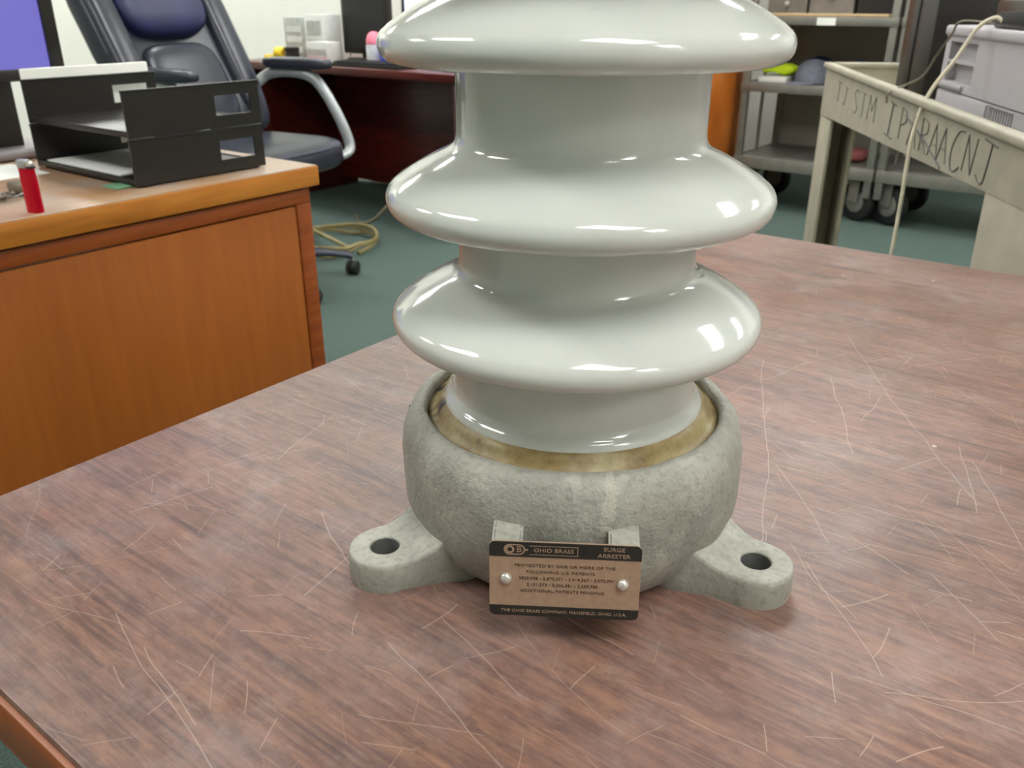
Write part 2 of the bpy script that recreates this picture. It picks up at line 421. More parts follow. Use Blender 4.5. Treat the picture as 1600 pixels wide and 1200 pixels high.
# ================================================================== SETTING
X0, X1, Y0, Y1 = -6.4, 3.4, -3.6, 5.75
def slab(name, lo, hi, mat): return struct(box(name, lo, hi, mat, None, 0))
slab('floor', (X0, Y0, -0.1), (X1, Y1, 0.0), 'carpet')
slab('wall_left', (X0-.1, Y0, 0), (X0, Y1, CEIL), 'wall')
slab('wall_right', (X1, Y0, 0), (X1+.1, Y1, CEIL), 'wall')
slab('wall_front', (X0, Y0-.1, 0), (X1, Y0, CEIL), 'wall')
slab('wall_back', (X0, Y1, 0), (X1, Y1+.1, CEIL), 'wall')
slab('wall_partition', (X0, 3.78, 0), (-2.42, 3.90, CEIL), 'wall')
# ceiling with a lay-in grid and recessed fluorescent panels
ceil = slab('ceiling', (X0, Y0, CEIL), (X1, Y1, CEIL+.1), 'ceiling')
gx = [X0 + 0.61*i for i in range(1, 16)]; gy = [Y0 + 0.61*i for i in range(1, 15)]
for i, x in enumerate(gx): box('grid_bar', (x-.012, Y0, CEIL-.006), (x+.012, Y1, CEIL), 'ceil_grid', ceil, 0)
for i, y in enumerate(gy): box('grid_bar', (X0, y-.012, CEIL-.006), (X1, y+.012, CEIL), 'ceil_grid', ceil, 0)
lamp0 = None
LAMPS = [(0.75, -0.12), (2.7, -0.12), (-1.95, -0.70), (0.95, 2.55), (-1.42, 2.0), (-3.95, -0.70), (-3.45, 2.75), (0.95, 4.6), (-1.42, 3.9), (-5.45, 2.75)]  # last panel is an added one, there to brighten the partition wall
for x, y in LAMPS:
    if lamp0 is None:
        lamp0 = thing('ceiling_light_offscreen', 'recessed white fluorescent panel in the ceiling grid', 'light', group='fluorescent ceiling panels')
        bm = bmesh.new()
        for lo, hi in (((-.61,-.305,-.02),(.61,-.27,0)), ((-.61,.27,-.02),(.61,.305,0)), ((-.61,-.27,-.02),(-.575,.27,0)), ((.575,-.27,-.02),(.61,.27,0))):
            add_box(bm, lo, hi, 0)
        finish('frame', bm, 'lamp_frame', lamp0)
        box('diffuser_offscreen', (-.575,-.27,-.012), (.575,.27,-.004), 'lamp', lamp0, 0)
        o = lamp0
    else: o = copy_tree(lamp0)
    o.location = (x, y, CEIL - 0.006)

# ================================================================== FOREGROUND TABLE
T = 0.75
TX0, TX1, TY0, TY1 = -0.567, 1.25, 0.098, 1.147
tb = thing('work_table', 'scratched walnut laminate table under the grey insulator', 'table')
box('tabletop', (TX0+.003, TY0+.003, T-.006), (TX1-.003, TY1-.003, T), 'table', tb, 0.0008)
bm = bmesh.new(); add_box(bm, (TX0, TY0, T-.042), (TX1, TY1, T-.006), 0.003); 
core = finish('edge_band', bm, 'edge_band', tb, 35); core['label'] = 'orange-brown wooden edge of the table'
for x in (TX0+.10, TX1-.10):
    for y in (TY0+.12, TY1-.12):
        box('leg', (x-.03, y-.03, 0), (x+.03, y+.03, T-.042), 'mahogany_dark', tb, 0.004)
box('apron', (TX0+.12, TY0+.10, T-.12), (TX1-.12, TY0+.12, T-.042), 'oak_frame', tb)
box('apron', (TX0+.12, TY1-.12, T-.12), (TX1-.12, TY1-.10, T-.042), 'oak_frame', tb)

# ================================================================== SURGE ARRESTER
CX, CY = 0.0352, 0.456                          # relative to the camera's heading
cr, sr = math.cos(YAW), math.sin(YAW)
ax, ay = CX*cr - CY*sr, CX*sr + CY*cr
arr = thing('surge_arrester', 'glazed grey porcelain arrester column standing on a cast metal foot', 'insulator', (ax, ay, T), YAW - math.radians(3.95))
RS, RC = 0.1014, 0.0640
def shed(zc, rs=RS, rc=RC, rr=0.0088):
    """profile from below to above one rain shed; zc = height of the rim's middle"""
    out = [(rc, zc+0.002), (rc+.0015, zc-.003), (rc+.006, zc-.0062), (rc+.014, zc-.0078), (rs-.018, zc-.0090)]
    for i in range(13):
        a = math.radians(-100 + i*13.3)
        out.append((rs-rr + rr*math.cos(a), zc + rr*math.sin(a)))
    out += [(rs-.0065, zc+.0095), (rs-.0160, zc+.0152), (rs-.0252, zc+.0200), (rc+.0060, zc+.0228), (rc+.0034, zc+.0244), (rc+.0015, zc+.0264), (rc+.0005, zc+.0288), (rc, zc+.0315)]
    return out
SZ = [0.1405, 0.2060, 0.2800, 0.352, 0.427, 0.498]
prof = [(.060, .060), (.0740, .064), (.0745, .088), (.0738, .0915), (.0722, .0935), (.0700, .0950), (.0692, .0985), (.0688, .104), (.0672, .1105), (.0652, .118), (RC, .124)]
for z in SZ: prof += shed(z)
prof += [(RC, .565), (.058, .568)]
pc = lathe('porcelain_body', prof, 'porcelain', arr, seg=160, smooth=60)
pc['label'] = 'glossy pale grey porcelain with flared rain sheds'
# metal top cap above the frame
lathe('top_cap', [(.05,.560),(.082,.560),(.086,.566),(.086,.598),(.080,.606),(.03,.606),(.028,.61),(.028,.63),(.02,.634)], 'cast', arr, seg=64)
# cast foot, a bowl open at the top
bm = bmesh.new()
pf = [(.060,.004),(.079,.0015),(.0845,.005),(.090,.012),(.0950,.022),(.0982,.032),(.0994,.043),(.0998,.055),(.0994,.066),(.0980,.0735),(.0952,.0800),(.0912,.0845),(.0872,.0858),(.0852,.0845),(.0846,.080),(.084,.066),(.060,.060)]
seg = 128; rings = []
rnd = random.Random(3)
ph = [rnd.uniform(0, 6.28) for _ in range(6)]
for r, z in pf:
    ring = []
    for i in range(seg):
        a = 2*PI*i/seg
        lump = 0.0007*math.sin(5*a+ph[0]+z*60) + 0.0005*math.sin(11*a+ph[1]-z*90) + 0.0004*math.sin(17*a+ph[2]+z*140)
        q = r + (lump if r > .088 else lump*.4)
        # raised parting seams of the casting
        for sa in (-78, 40, 160):
            d = (math.degrees(a) - sa + 180) % 360 - 180
            if r > .088 and abs(d) < 5: q += 0.0012*(1-abs(d)/5)
        ring.append(bm.verts.new((q*math.cos(a), q*math.sin(a), z)))
    rings.append(ring)
for A, B in zip(rings, rings[1:]):
    for i in range(seg): bm.faces.new((A[i], A[(i+1)%seg], B[(i+1)%seg], B[i]))
bm.faces.new(rings[0])
base = finish('cast_base', bm, 'cast', arr, 60); base['label'] = 'rough grey cast metal bowl'
# grout between casting and porcelain
bm = bmesh.new(); seg = 96; rows = []
for r, z in ((.0846,.078),(.0840,.0808),(.0820,.0812),(.0795,.0828),(.0775,.0862),(.0758,.0885),(.0742,.0895)):
    rows.append([bm.verts.new(((r)*math.cos(2*PI*i/seg), r*math.sin(2*PI*i/seg), z + (0.0009*math.sin(i*.9)+.0007*math.sin(i*2.3+1) if .075 < r < .084 else 0))) for i in range(seg)])
for A, B in zip(rows, rows[1:]):
    for i in range(seg): bm.faces.new((A[i], A[(i+1)%seg], B[(i+1)%seg], B[i]))
gr = finish('grout_ring', bm, 'grout', arr, 180); gr['label'] = 'yellowed cement ring with dark specks'
# three mounting lugs
def make_lug():
    RH, N, hr, tip = 0.119, 64, 0.0082, 0.0205
    bm = bmesh.new()
    def outer(a):
        c, s = math.cos(a), math.sin(a)
        if c >= 0: return Vector((RH + tip*c, tip*s, 0))
        # towards the body: a tongue that flares
        L = 0.045
        t = min(L/max(-c, 1e-6), (tip)/max(abs(s), 1e-6))
        p = Vector((t*c, t*s, 0)); k = min(1, -p.x/L); p.y *= 1 + 0.55*k*k
        return Vector((RH + p.x, p.y, 0))
    def ztop(p):
        k = max(0, (RH - 0.004 - p.x)/0.026); return 0.0185 + 0.012*min(k, 1.4)**2
    loops = []
    def ring(f, zf): loops.append([bm.verts.new((lambda p: (p.x, p.y, zf(p)))(f(2*PI*i/N))) for i in range(N)])
    hole = lambda r: (lambda a: Vector((RH + r*math.cos(a), r*math.sin(a), 0)))
    mixr = lambda t: (lambda a: hole(hr)(a)*(1-t) + outer(a)*t)
    ring(hole(hr), lambda p: 0.001); ring(hole(hr), lambda p: 0.0178); ring(hole(hr+.0008), lambda p: 0.0185)
    for t in (.35, .65, .88): ring(mixr(t), ztop)
    ring(mixr(.96), lambda p: ztop(p)-.0008); ring(mixr(1.0), lambda p: ztop(p)-.0035)
    ring(mixr(1.0), lambda p: 0.004); ring(mixr(.95), lambda p: 0.0); 
    for A, B in zip(loops, loops[1:]+loops[:1]):
        for i in range(N): bm.faces.new((A[i], A[(i+1)%N], B[(i+1)%N], B[i]))
    o = finish('mounting_lug', bm, 'cast_smooth', arr, 50)
    bore = lathe('bolt_hole', [(.0079,.0004),(.0079,.0176)], 'bore', o, 32, (RH,0,0), cap=False)
    return o
lug = make_lug(); lug.rotation_euler = (0,0,math.radians(-30))
for ang in (210, 90):
    c = copy_tree(lug, arr); c.rotation_euler = (0,0,math.radians(ang))
# nameplate with its bosses
PXC, PZC, PW, PH, PY = -0.0018, 0.0402, 0.0735, 0.0422, -0.1135
for sx_ in (-1, 1):
    bm = bmesh.new()
    x = PXC + sx_*0.0285
    add_prism(bm, [(-.1125,.0575),(-.1125,.028),(-.085,.020),(-.085,.062),(-.1000,.0600)], 0, x-.0075, x+.0075)
    bmesh.ops.bevel(bm, geom=bm.edges[:], offset=.0015, segments=2, affect='EDGES')
    finish('plate_boss', bm, 'cast_smooth', arr, 50)
pl = bpy.data.objects.new('nameplate_anchor', None)
bm = bmesh.new(); r = .0028; poly = []
for cx, cz, a0 in ((PW/2-r, PH/2-r, 0), (-PW/2+r, PH/2-r, 90), (-PW/2+r, -PH/2+r, 180), (PW/2-r, -PH/2+r, 270)):
    for k in range(5):
        a = math.radians(a0 + 22.5*k); poly.append((cx+r*math.cos(a), cz+r*math.sin(a)))
add_prism(bm, poly, 1, -.0005, .0006)
plate = finish('nameplate', bm, 'plate', arr, 30); plate['label'] = 'tan metal nameplate with black bands'
plate.location = (PXC, PY, PZC); plate.rotation_euler = (math.radians(-3), 0, 0)
def band(z0, z1, top):
    bm = bmesh.new(); zs = [p for p in poly]
    pts = [(min(max(a, -PW/2), PW/2), b) for a, b in poly if (b >= z0-1e-6 and b <= z1+1e-6)]
    if top: pts = [p for p in pts if p[1] > z0] + [(-PW/2, z0), (PW/2, z0)]
    else: pts = [p for p in pts if p[1] < z1] + [(PW/2, z1), (-PW/2, z1)]
    pts.sort(key=lambda p: math.atan2(p[1]-(z0+z1)/2, p[0]))
    add_prism(bm, pts, 1, -.00075, -.0004); return finish('printed_band', bm, 'plate_black', plate)
band(PH/2-.0082, PH/2, True); band(-PH/2, -PH/2+.0058, False)
RT = (PI/2, 0, 0)
def ptext(body, size, x, z, mat='ink', sx=1.0, align='CENTER', y=-.0006):
    return text_mesh('lettering', body, size, mat, plate, (x, y, z), RT, align, 0.00012, sx)
zt = PH/2-.0041
ptext('OHIO BRASS', .0030, -.0055, zt-.0002, 'plate', 1.15, y=-.0008)
bm = bmesh.new()                                            # thin frame round the maker's name
for lo, hi in (((-.0172,-.0009,zt-.0027),(.0062,-.0007,zt-.0025)), ((.0059,-.0009,zt-.0027),(.0062,-.0007,zt+.0023)), ((-.0172,-.0009,zt+.0021),(.0062,-.0007,zt+.0023))):
    add_box(bm, lo, hi, 0)
finish('name_frame', bm, 'plate', plate)
ptext('SURGE', .0030, .0235, zt+.0017, 'plate', 1.15, y=-.0008)
ptext('ARRESTER', .0030, .0235, zt-.0019, 'plate', 1.15, y=-.0008)
# emblem: a pill with a round O and a B
bm = bmesh.new(); ring_o, ring_i = [], []
def pill(L, R, n=10): return [(L+R*math.cos(a), R*math.sin(a)) for a in [(-PI/2 + PI*k/n) for k in range(n+1)]] + [(-L+R*math.cos(a), R*math.sin(a)) for a in [(PI/2 + PI*k/n) for k in range(n+1)]]
po, pi_ = pill(.0022, .0030), pill(.0022, .0023)
ex, ez = -.0245, zt
A = [bm.verts.new((ex+a, -.0009, ez+b)) for a, b in po]; B = [bm.verts.new((ex+a, -.0009, ez+b)) for a, b in pi_]
for i in range(len(A)): bm.faces.new((A[i], A[(i+1)%len(A)], B[(i+1)%len(A)], B[i]))
O1 = [bm.verts.new((ex-.0022+.0022*math.cos(2*PI*i/20), -.0009, ez+.0022*math.sin(2*PI*i/20))) for i in range(20)]
O2 = [bm.verts.new((ex-.0022+.0012*math.cos(2*PI*i/20), -.0009, ez+.0012*math.sin(2*PI*i/20))) for i in range(20)]
for i in range(20): bm.faces.new((O1[i], O1[(i+1)%20], O2[(i+1)%20], O2[i]))
add_box(bm, (ex+.0052, -.0009, ez-.0004), (ex+.0066, -.0008, ez+.0004), 0)
emb = finish('emblem', bm, 'plate', plate)
ptext('B', .0048, ex+.0022, ez, 'plate', 1.0, y=-.0008)
for i, (s, szx) in enumerate((('PROTECTED BY ONE OR MORE OF THE', 1.2), ('FOLLOWING U.S. PATENTS', 1.2), ('2825,008 - 2,870,371 - 3,019,367 - 3,070,701', 1.12), ('3,131,273 - 3,206,381 - 3,259,780', 1.12), ('ADDITIONAL PATENTS PENDING', 1.2))):
    ptext(s, .0023, (0.0, -.002, .001, -.001, -.001)[i], .0080 - i*.0036, 'ink', szx)
ptext('THE OHIO BRASS COMPANY, MANSFIELD, OHIO, U.S.A.', .0024, .0, -PH/2+.0029, 'plate', 1.05, y=-.0008)
for x, z in ((-.0285, .0005), (.0285, -.0005)):
    lathe('rivet', [(.0029,0),(.0030,-.0006),(.0027,-.0016),(.0018,-.0024),(.0006,-.0027)], 'rivet', plate, 20, (x, -.0005, z), 'Y', smooth=80)
# second plate on the back of the casting, seen edge-on at its left flank
b2 = box('side_plate', (-.0006,-.014,-.013), (.0006,.014,.013), 'plate_black', arr, 0.0003)
b2.location = (.1026*math.cos(math.radians(160)), .1026*math.sin(math.radians(160)), .054); b2.rotation_euler = (0, 0, math.radians(160))

# ================================================================== OAK DESK
od = thing('oak_desk', 'orange oak desk with framed front panel under the letter trays', 'desk')
DX, DB, DY0, DY1 = -1.343, -2.10, -0.37, 1.134
box('desk_top', (DB, DY0, .7485), (DX-.002, DY1-.002, .750), 'oak_top', od, 0.0005)
box('top_edge', (DB, DY0, .711), (DX, DY1, .7488), 'oak_edge', od, 0.003)
fx = DX - .012
box('top_rail', (fx-.02, DY0+.02, .679), (fx, DY1-.018, .7065), 'oak_frame', od, 0.002)
box('stile', (fx-.02, 1.081, .04), (fx, DY1-.018, .6785), 'oak_frame', od, 0.002)
box('stile', (fx-.02, DY0+.02, .04), (fx, DY0+.06, .6785), 'oak_frame', od, 0.002)
box('front_panel', (fx-.018, DY0+.063, .04), (fx-.001, 1.078, .6755), 'oak_panel', od, 0.002)
box('end_panel', (DB+.02, DY1-.04, 0), (fx-.021, DY1-.018, .711), 'oak_frame', od, 0.002)
box('end_panel', (DB+.02, DY0+.018, 0), (fx-.021, DY0+.04, .711), 'oak_frame', od, 0.002)

# letter trays
def letter_tray():
    t = thing('letter_tray', '', 'letter tray')
    W, L, H, th = .272, .345, .078, .004
    xf, xb = 0, -L
    def panel(x0, x1, mat='black_plastic'):
        bm = bmesh.new()
        # end panel with a rectangular hand hole near its far end; front lower corner cut back
        yb = [(0,0),(W,0),(W,H),(0,H)]
        hy0, hy1, hz0, hz1 = .175, .252, .022, .056
        for lo, hi in (((x0,0,0),(x1,hy0,H)), ((x0,hy1,0),(x1,W,H)), ((x0,hy0,0),(x1,hy1,hz0)), ((x0,hy0,hz1),(x1,hy1,H))): add_box(bm, lo, hi, 0)
        bmesh.ops.remove_doubles(bm, verts=bm.verts[:], dist=1e-6)
        add_box(bm, (x0-.001,-.001,H-.004), (x1+.001,W+.001,H), 0.001)
        return finish('side_panel', bm, mat, t, 35)
    panel(-th, 0); panel(-L, -L+th)
    box('tray_floor', (-L+th, .004, .004), (-th, W-.004, .008), 'black_plastic', t, 0.001)
    box('front_lip', (-L+th, 0, .002), (-th, .005, .012), 'black_plastic', t, 0.0015)
    box('rear_panel', (-L+th, W-.004, .002), (-th, W, .010), 'black_plastic', t, 0.001)
    return t
lt = letter_tray()
lt.location = (-1.408, .787, .7535); lt['label'] = 'lower black letter tray standing on the oak desk'; lt['group'] = 'stacked letter trays'
for a, b in ((-.03,.02),(-.03,.25),(-.32,.02),(-.32,.25)):
    pass
box('foot', (-.335, .01, -.0035), (-.01, .262, .0), 'black_plastic', lt, 0)
lt2 = copy_tree([o for o in (lt,)][0]); lt2.location = (-1.406, .787, .7535+.0795)
lt2['label'] = 'upper black letter tray stacked on the other tray'
for ch in list(lt2.children):
    if ch.name.startswith('foot'): bpy.data.objects.remove(ch)
tag(box('paper_sheet', (-1.74, .80, .762), (-1.48, 1.01, .7645), 'white_paper', None, 0), 'white paper sheet lying in the lower letter tray', 'paper')
wb = box('white_card', (-1.778, .800, .7502), (-1.772, 1.062, .928), 'white_paper', None, 0.003)
tag(wb, 'white card standing upright behind the letter trays', 'card')
tag(box('green_card', (-1.475, .762, .7501), (-1.43, .81, .7535), 'green', None, 0.001), 'small green card lying below the letter trays', 'card')

# lighter
lg = thing('lighter', 'clear red pocket lighter standing upright on the oak desk', 'lighter', (-1.373, .598, .7502), math.radians(20))
bm = bmesh.new(); prof_l = []
for z, w_ in ((0,.96),(.003,1),(.050,1.0),(.062,.94),(.066,.94)):
    prof_l.append([(0.0135*w_*math.copysign(abs(math.cos(a))**.7, math.cos(a)), .0075*w_*math.copysign(abs(math.sin(a))**.7, math.sin(a)), z) for a in [2*PI*i/24 for i in range(24)]])
rows = [[bm.verts.new(p) for p in r_] for r_ in prof_l]
for A, B in zip(rows, rows[1:]):
    for i in range(24): bm.faces.new((A[i], A[(i+1)%24], B[(i+1)%24], B[i]))
bm.faces.new(rows[0]); bm.faces.new(rows[-1][::-1]); finish('fuel_body', bm, 'red_clear', lg, 40)
box('inner_core', (-.0035,-.003,.004), (.0035,.003,.060), 'red', lg, 0.001)
box('metal_hood', (-.0125,-.006,.066), (.004,.006,.079), 'silver', lg, 0.002)
lathe('spark_wheel', [(.0045,-.004),(.005,-.003),(.005,.003),(.0045,.004)], 'rivet', lg, 16, (.007,0,.072), 'Y')
box('thumb_lever', (.005,-.005,.066), (.0135,.005,.070), 'black_plastic', lg, 0.001)

tag(box('note_paper', (-1.83, .55, .7501), (-1.675, .770, .7512), 'white_paper', None, 0), 'white note paper lying beside the red lighter', 'paper')
# bunch of keys
kb = thing('key_bunch', 'bunch of metal keys lying by the red lighter', 'keys', (-1.50, .625, .7513))
tube('key_ring', [(.016*math.cos(a), .016*math.sin(a), .006+.003*math.sin(a)) for a in [2*PI*i/24 for i in range(24)]], .0012, 'silver', kb, 6, True)
for i, a in enumerate((200, 235, 275, 315)):
    k0 = thing.__call__ if False else None
    bm = bmesh.new(); add_box(bm, (.012,-.0025,.001+i*.003), (.055,.0025,.0035+i*.003), .0005); add_lathe(bm, [(.010,.001+i*.003),(.010,.0035+i*.003)], 16, (.02,0,0))
    o = finish('key', bm, ('silver','cord_tan','rivet','cord_dark')[i], kb, 40); o.rotation_euler = (0, 0, math.radians(a))
cushion('key_fob', (.045,.03,.02), 'cord_dark', kb, Matrix.Translation((-.02,.02,.012)), .6, .6, 20, 10)

# violet screen monitor on the oak desk
mo = thing('desk_monitor', 'black monitor with a lit violet screen on the oak desk', 'monitor', (-1.875, 0.0, .7502))
yR, yL, zb, zt_ = .925, .40, .150, .475
bm = bmesh.new()
for lo, hi in (((0,yL,zb),(.028,yR,zb+.022)), ((0,yL,zt_-.02),(.028,yR,zt_)), ((0,yL,zb+.022),(.028,yL+.02,zt_-.02)), ((0,yR-.026,zb+.022),(.028,yR,zt_-.02))): add_box(bm, lo, hi, .002)
finish('bezel', bm, 'black_plastic', mo, 35)
box('screen', (.012, yL+.02, zb+.022), (.020, yR-.026, zt_-.02), 'screen_blue', mo, 0)
box('back_shell', (-.03, yL+.01, zb+.01), (.012, yR-.01, zt_-.01), 'black_plastic', mo, .01)
box('stand_neck', (-.06, .70, .01), (-.03, .84, .30), 'black_plastic', mo, .006)
cushion('stand_base', (.18,.34,.022), 'printer_dark', mo, Matrix.Translation((-.07,.76,.011)), .3, .6, 32, 10)

# ================================================================== EXECUTIVE CHAIR
def R2(x, y): return (x*cr - y*sr, x*sr + y*cr)         # heading frame -> room
chx, chy = R2(-.97, 3.32)
ch = thing('office_chair', 'high-backed navy and black leather office chair behind the oak desk', 'chair', (chx, chy, 0), math.radians(8))
# local +x = the way it faces
def dent(p):
    return Vector((p.x, p.y, p.z - (.018*math.cos(min(1, abs(p.y)/.26)*PI/2) if p.z > 0 else 0)))
cushion('seat', (.54,.54,.13), 'leather', ch, Matrix.Translation((.0,0,.505)), .45, .45, 44, 18, dent)
tube('seat_piping', [(.262*math.copysign(abs(math.cos(a))**.5, math.cos(a)), .262*math.copysign(abs(math.sin(a))**.5, math.sin(a)), .53) for a in [2*PI*i/60 for i in range(60)]], .006, 'leather_grey', ch, 6, True)
rec = Matrix.Translation((-.23,0,.50)) @ Matrix.Rotation(math.radians(-27), 4, 'Y')
def bw(p):
    k = (p.z+.42)/.84
    return Vector((p.x + .06*(p.y/.3)**2, p.y*(0.86+.22*math.sin(min(max(k,0),1)*PI*.8)), p.z))
cushion('backrest', (.13,.60,.84), 'leather', ch, rec @ Matrix.Translation((-.02,0,.40)), .4, .4, 44, 24, bw)
cushion('lumbar_cushion', (.10,.36,.34), 'leather', ch, rec @ Matrix.Translation((.045,0,.24)), .5, .5, 36, 16)
cushion('head_cushion', (.15,.40,.34), 'leather_navy', ch, rec @ Matrix.Translation((.055,0,.60)), .55, .5, 36, 16)
for s in (-1, 1):
    cushion('side_bolster', (.13,.12,.72), 'leather', ch, rec @ Matrix.Translation((.045,s*.255,.40)), .6, .6, 24, 18)
for s in (-1, 1):
    y = s*.335
    arm = tube('arm_support', spline([(.18,s*.27,.475),(.18,y,.50),(.145,y,.60),(.06,y,.725),(-.01,y,.770),(-.12,y,.780),(-.22,y,.765),(-.27,s*.30,.72)], 6), [(.022,.016)]*43, 'silver', ch, 12)
    cushion('arm_pad', (.34,.075,.045), 'leather', ch, Matrix.Translation((-.06,y,.812)), .5, .5, 32, 12)
lathe('gas_lift', [(.05,.40),(.05,.43),(.028,.43)][::-1] + [(.028,.40),(.026,.12),(.035,.10)], 'rubber', ch, 24)
box('seat_plate', (-.14,-.12,.425), (.14,.12,.447), 'rubber', ch, .004)
lathe('hub', [(.03,.075),(.055,.08),(.055,.13),(.035,.14)], 'leather', ch, 24)
leg_off = -18
for i in range(5):
    a = math.radians(leg_off + 72*i); d = Vector((math.cos(a), math.sin(a), 0))
    tube('star_leg', spline([d*.04+Vector((0,0,.115)), d*.18+Vector((0,0,.108)), d*.30+Vector((0,0,.085)), d*.335+Vector((0,0,.072))], 4), [(.026,.018)]*6+[(.02,.014)]*7, 'leather_grey', ch, 10)
    cs = lathe('caster', [(.018,-.024),(.027,-.022),(.029,-.014),(.029,-.003),(.012,-.003),(.012,.003),(.029,.003),(.029,.014),(.027,.022),(.018,.024)], 'rubber', ch, 24, (0,0,0), 'Y')
    cs.location = d*.335 + Vector((.012,-.01,.029)); cs.rotation_euler = (0,0,a+.9)
    tube('caster_stem', [d*.335+Vector((0,0,.04)), d*.335+Vector((0,0,.08))], .007, 'silver', ch, 8)

# coil of tan cable and the black lead on the carpet behind the chair
bm = bmesh.new(); pts = []
for i in range(90):
    a = i*2*PI/30; rr = .215 + .02*math.sin(i*.21)
    pts.append((rr*math.cos(a), rr*math.sin(a)*1.05, .012 + .012*(i//30) + .02*abs(math.sin(i*.35))))
pts += [(.16,-.05,.055),(.05,-.02,.06),(-.1,.03,.055),(-.2,.09,.05)]
cc = tag(tube('cable_coil', spline(pts, 3), .009, 'cord_tan', None, 6), 'coil of tan cable lying on the carpet behind the chair', 'cable')
cc.location = (-3.02, 2.55, 0)
pts = [(-.35,.12,.008),(-.22,.02,.008),(-.06,-.03,.05),(.04,.02,.16),(.10,.10,.20),(.17,.16,.14),(.22,.16,.03),(.36,.18,.008),(.55,.30,.008),(.62,.36,.008)]
c2 = tag(tube('power_lead', spline(pts, 6), .008, 'cord_dark', None, 6), 'dark power lead looping up from the carpet under the mahogany desk', 'cable')
c2.location = (-3.02, 2.95, 0.0)

# ================================================================== MAHOGANY DESK
md = thing('mahogany_desk', 'dark red mahogany desk against the white wall', 'desk')
AX0, AX1, AY0, AY1 = -4.09, -2.54, 2.945, 3.74
box('desk_top', (AX0, AY0, .712), (AX1, AY1, .750), 'mahogany', md, .006, 3)
box('side_panel', (AX0+.02, AY0+.03, 0), (AX0+.05, AY1-.02, .712), 'mahogany', md)
box('side_panel', (AX1-.05, AY0+.03, 0), (AX1-.02, AY1-.02, .712), 'mahogany', md)
box('modesty_panel', (AX0+.05, AY1-.16, .06), (AX1-.05, AY1-.14, .712), 'mahogany', md)
DZ = .7503
b = thing('tissue_carton', 'tall grey printed carton on the mahogany desk', 'carton', (-3.905, 3.28, DZ))
box('body', (-.085,-.06,0), (.07,.06,.205), 'grey_box', b, .002)
for z in (.05, .10, .15): box('printed_panel', (-.07,-.0612,z-.018), (.05,-.0605,z+.012), 'white_box', b, 0)
b = thing('tall_carton', 'tall white carton next to the grey one on the mahogany desk', 'carton', (-3.745, 3.28, DZ))
box('body', (-.082,-.06,0), (.075,.06,.220), 'white_box', b, .002)
box('printed_panel', (-.06,-.0612,.12), (.05,-.0605,.19), 'grey_box', b, 0); box('printed_panel', (-.06,-.0612,.03), (.05,-.0605,.10), 'grey_box', b, 0)
b = thing('small_carton', 'small white carton with a grey stripe in front of the tall cartons', 'carton', (-3.62, 3.16, DZ))
box('body', (-.08,-.045,0), (.075,.045,.095), 'white_box', b, .002)
box('stripe', (-.07,-.0462,.035), (.065,-.0455,.060), 'grey_box', b, 0); box('stripe', (-.07,-.0462,.010), (.065,-.0455,.022), 'pink', b, 0)
b = thing('tape_roll', 'yellow tape roll standing on the mahogany desk', 'tape', (-3.88, 3.10, DZ))
lathe('roll', [(.020,-.03),(.033,-.03),(.033,.03),(.020,.03),(.020,-.03)], 'yellow', b, 32, (0,0,.033), 'X', cap=False)
tag(lathe('tape_tail', [(.004,0),(.03,0),(.03,.02),(.027,.024),(.004,.024)], 'yellow', None, 24, (-3.98,3.10,DZ)), 'low yellow tin at the end of the mahogany desk', 'tin')
b = thing('black_cup', 'short black jar beside the yellow tape roll', 'jar', (-3.795, 3.10, DZ))
lathe('body', [(.03,0),(.036,.003),(.036,.050),(.03,.055)], 'black_plastic', b, 28); lathe('lid', [(.037,.050),(.038,.052),(.038,.064),(.03,.068)], 'rubber', b, 28)
b = thing('red_marker', 'red marker pen lying beside the black jar', 'marker', (-3.70, 3.06, DZ), .3)
lathe('barrel', [(.009,-.05),(.011,-.045),(.011,.03),(.009,.032)], 'red', b, 16, (0,0,.0112), 'X'); lathe('pen_cap', [(.0105,.032),(.011,.034),(.011,.06),(.008,.064)], 'red', b, 16, (0,0,.0112), 'X')
b = thing('pump_bottle', 'pale bottle with a pink domed cap on the mahogany desk', 'bottle', (-3.24, 3.15, DZ))
lathe('body', [(.030,0),(.038,.004),(.040,.02),(.040,.085),(.037,.094)], 'bottle', b, 32)
lathe('pink_cap', [(.0385,.094),(.039,.097),(.037,.115),(.030,.136),(.018,.148),(.004,.152)], 'pink', b, 32)
tag(cushion('red_clip', (.05,.03,.025), 'red', None, Matrix.Translation((-3.33,3.10,DZ+.0125)), .5, .5, 20, 10), 'small red eraser beside the pink-capped bottle', 'eraser')
tag(box('blue_tin', (-3.155, 3.10, DZ), (-3.07, 3.18, DZ+.11), 'blue', None, .006), 'blue tin behind the pink-capped bottle', 'tin')
b = thing('keyboard', 'black keyboard at the front of the mahogany desk', 'keyboard', (-3.36, 2.965, DZ))
bm = bmesh.new(); add_prism(bm, [(0,0),(.13,0),(.13,.022),(0,.014)], 0, 0, .45); finish('case', bm, 'black_plastic', b, 35)
bm = bmesh.new()
for r_ in range(5):
    for c_ in range(15): add_box(bm, (.012+c_*.0285, .012+r_*.022, .014), (.036+c_*.0285, .030+r_*.022, .022+r_*.0012), 0)
o = finish('keycaps', bm, 'rubber', b); o['kind'] = 'stuff'
b = thing('dark_monitor', 'black switched-off monitor on the mahogany desk', 'monitor', (-3.45, 3.38, DZ))
box('casing', (-.24,-.02,.03), (.10,.02,.42), 'black_plastic', b, .006); box('dark_screen', (-.22,-.0215,.06), (.08,-.0195,.40), 'rubber', b, 0)
box('stand', (-.12,0,.004), (-.02,.05,.2), 'black_plastic', b, .004); box('stand_base', (-.17,-.06,0), (.03,.12,.012), 'black_plastic', b, .004)
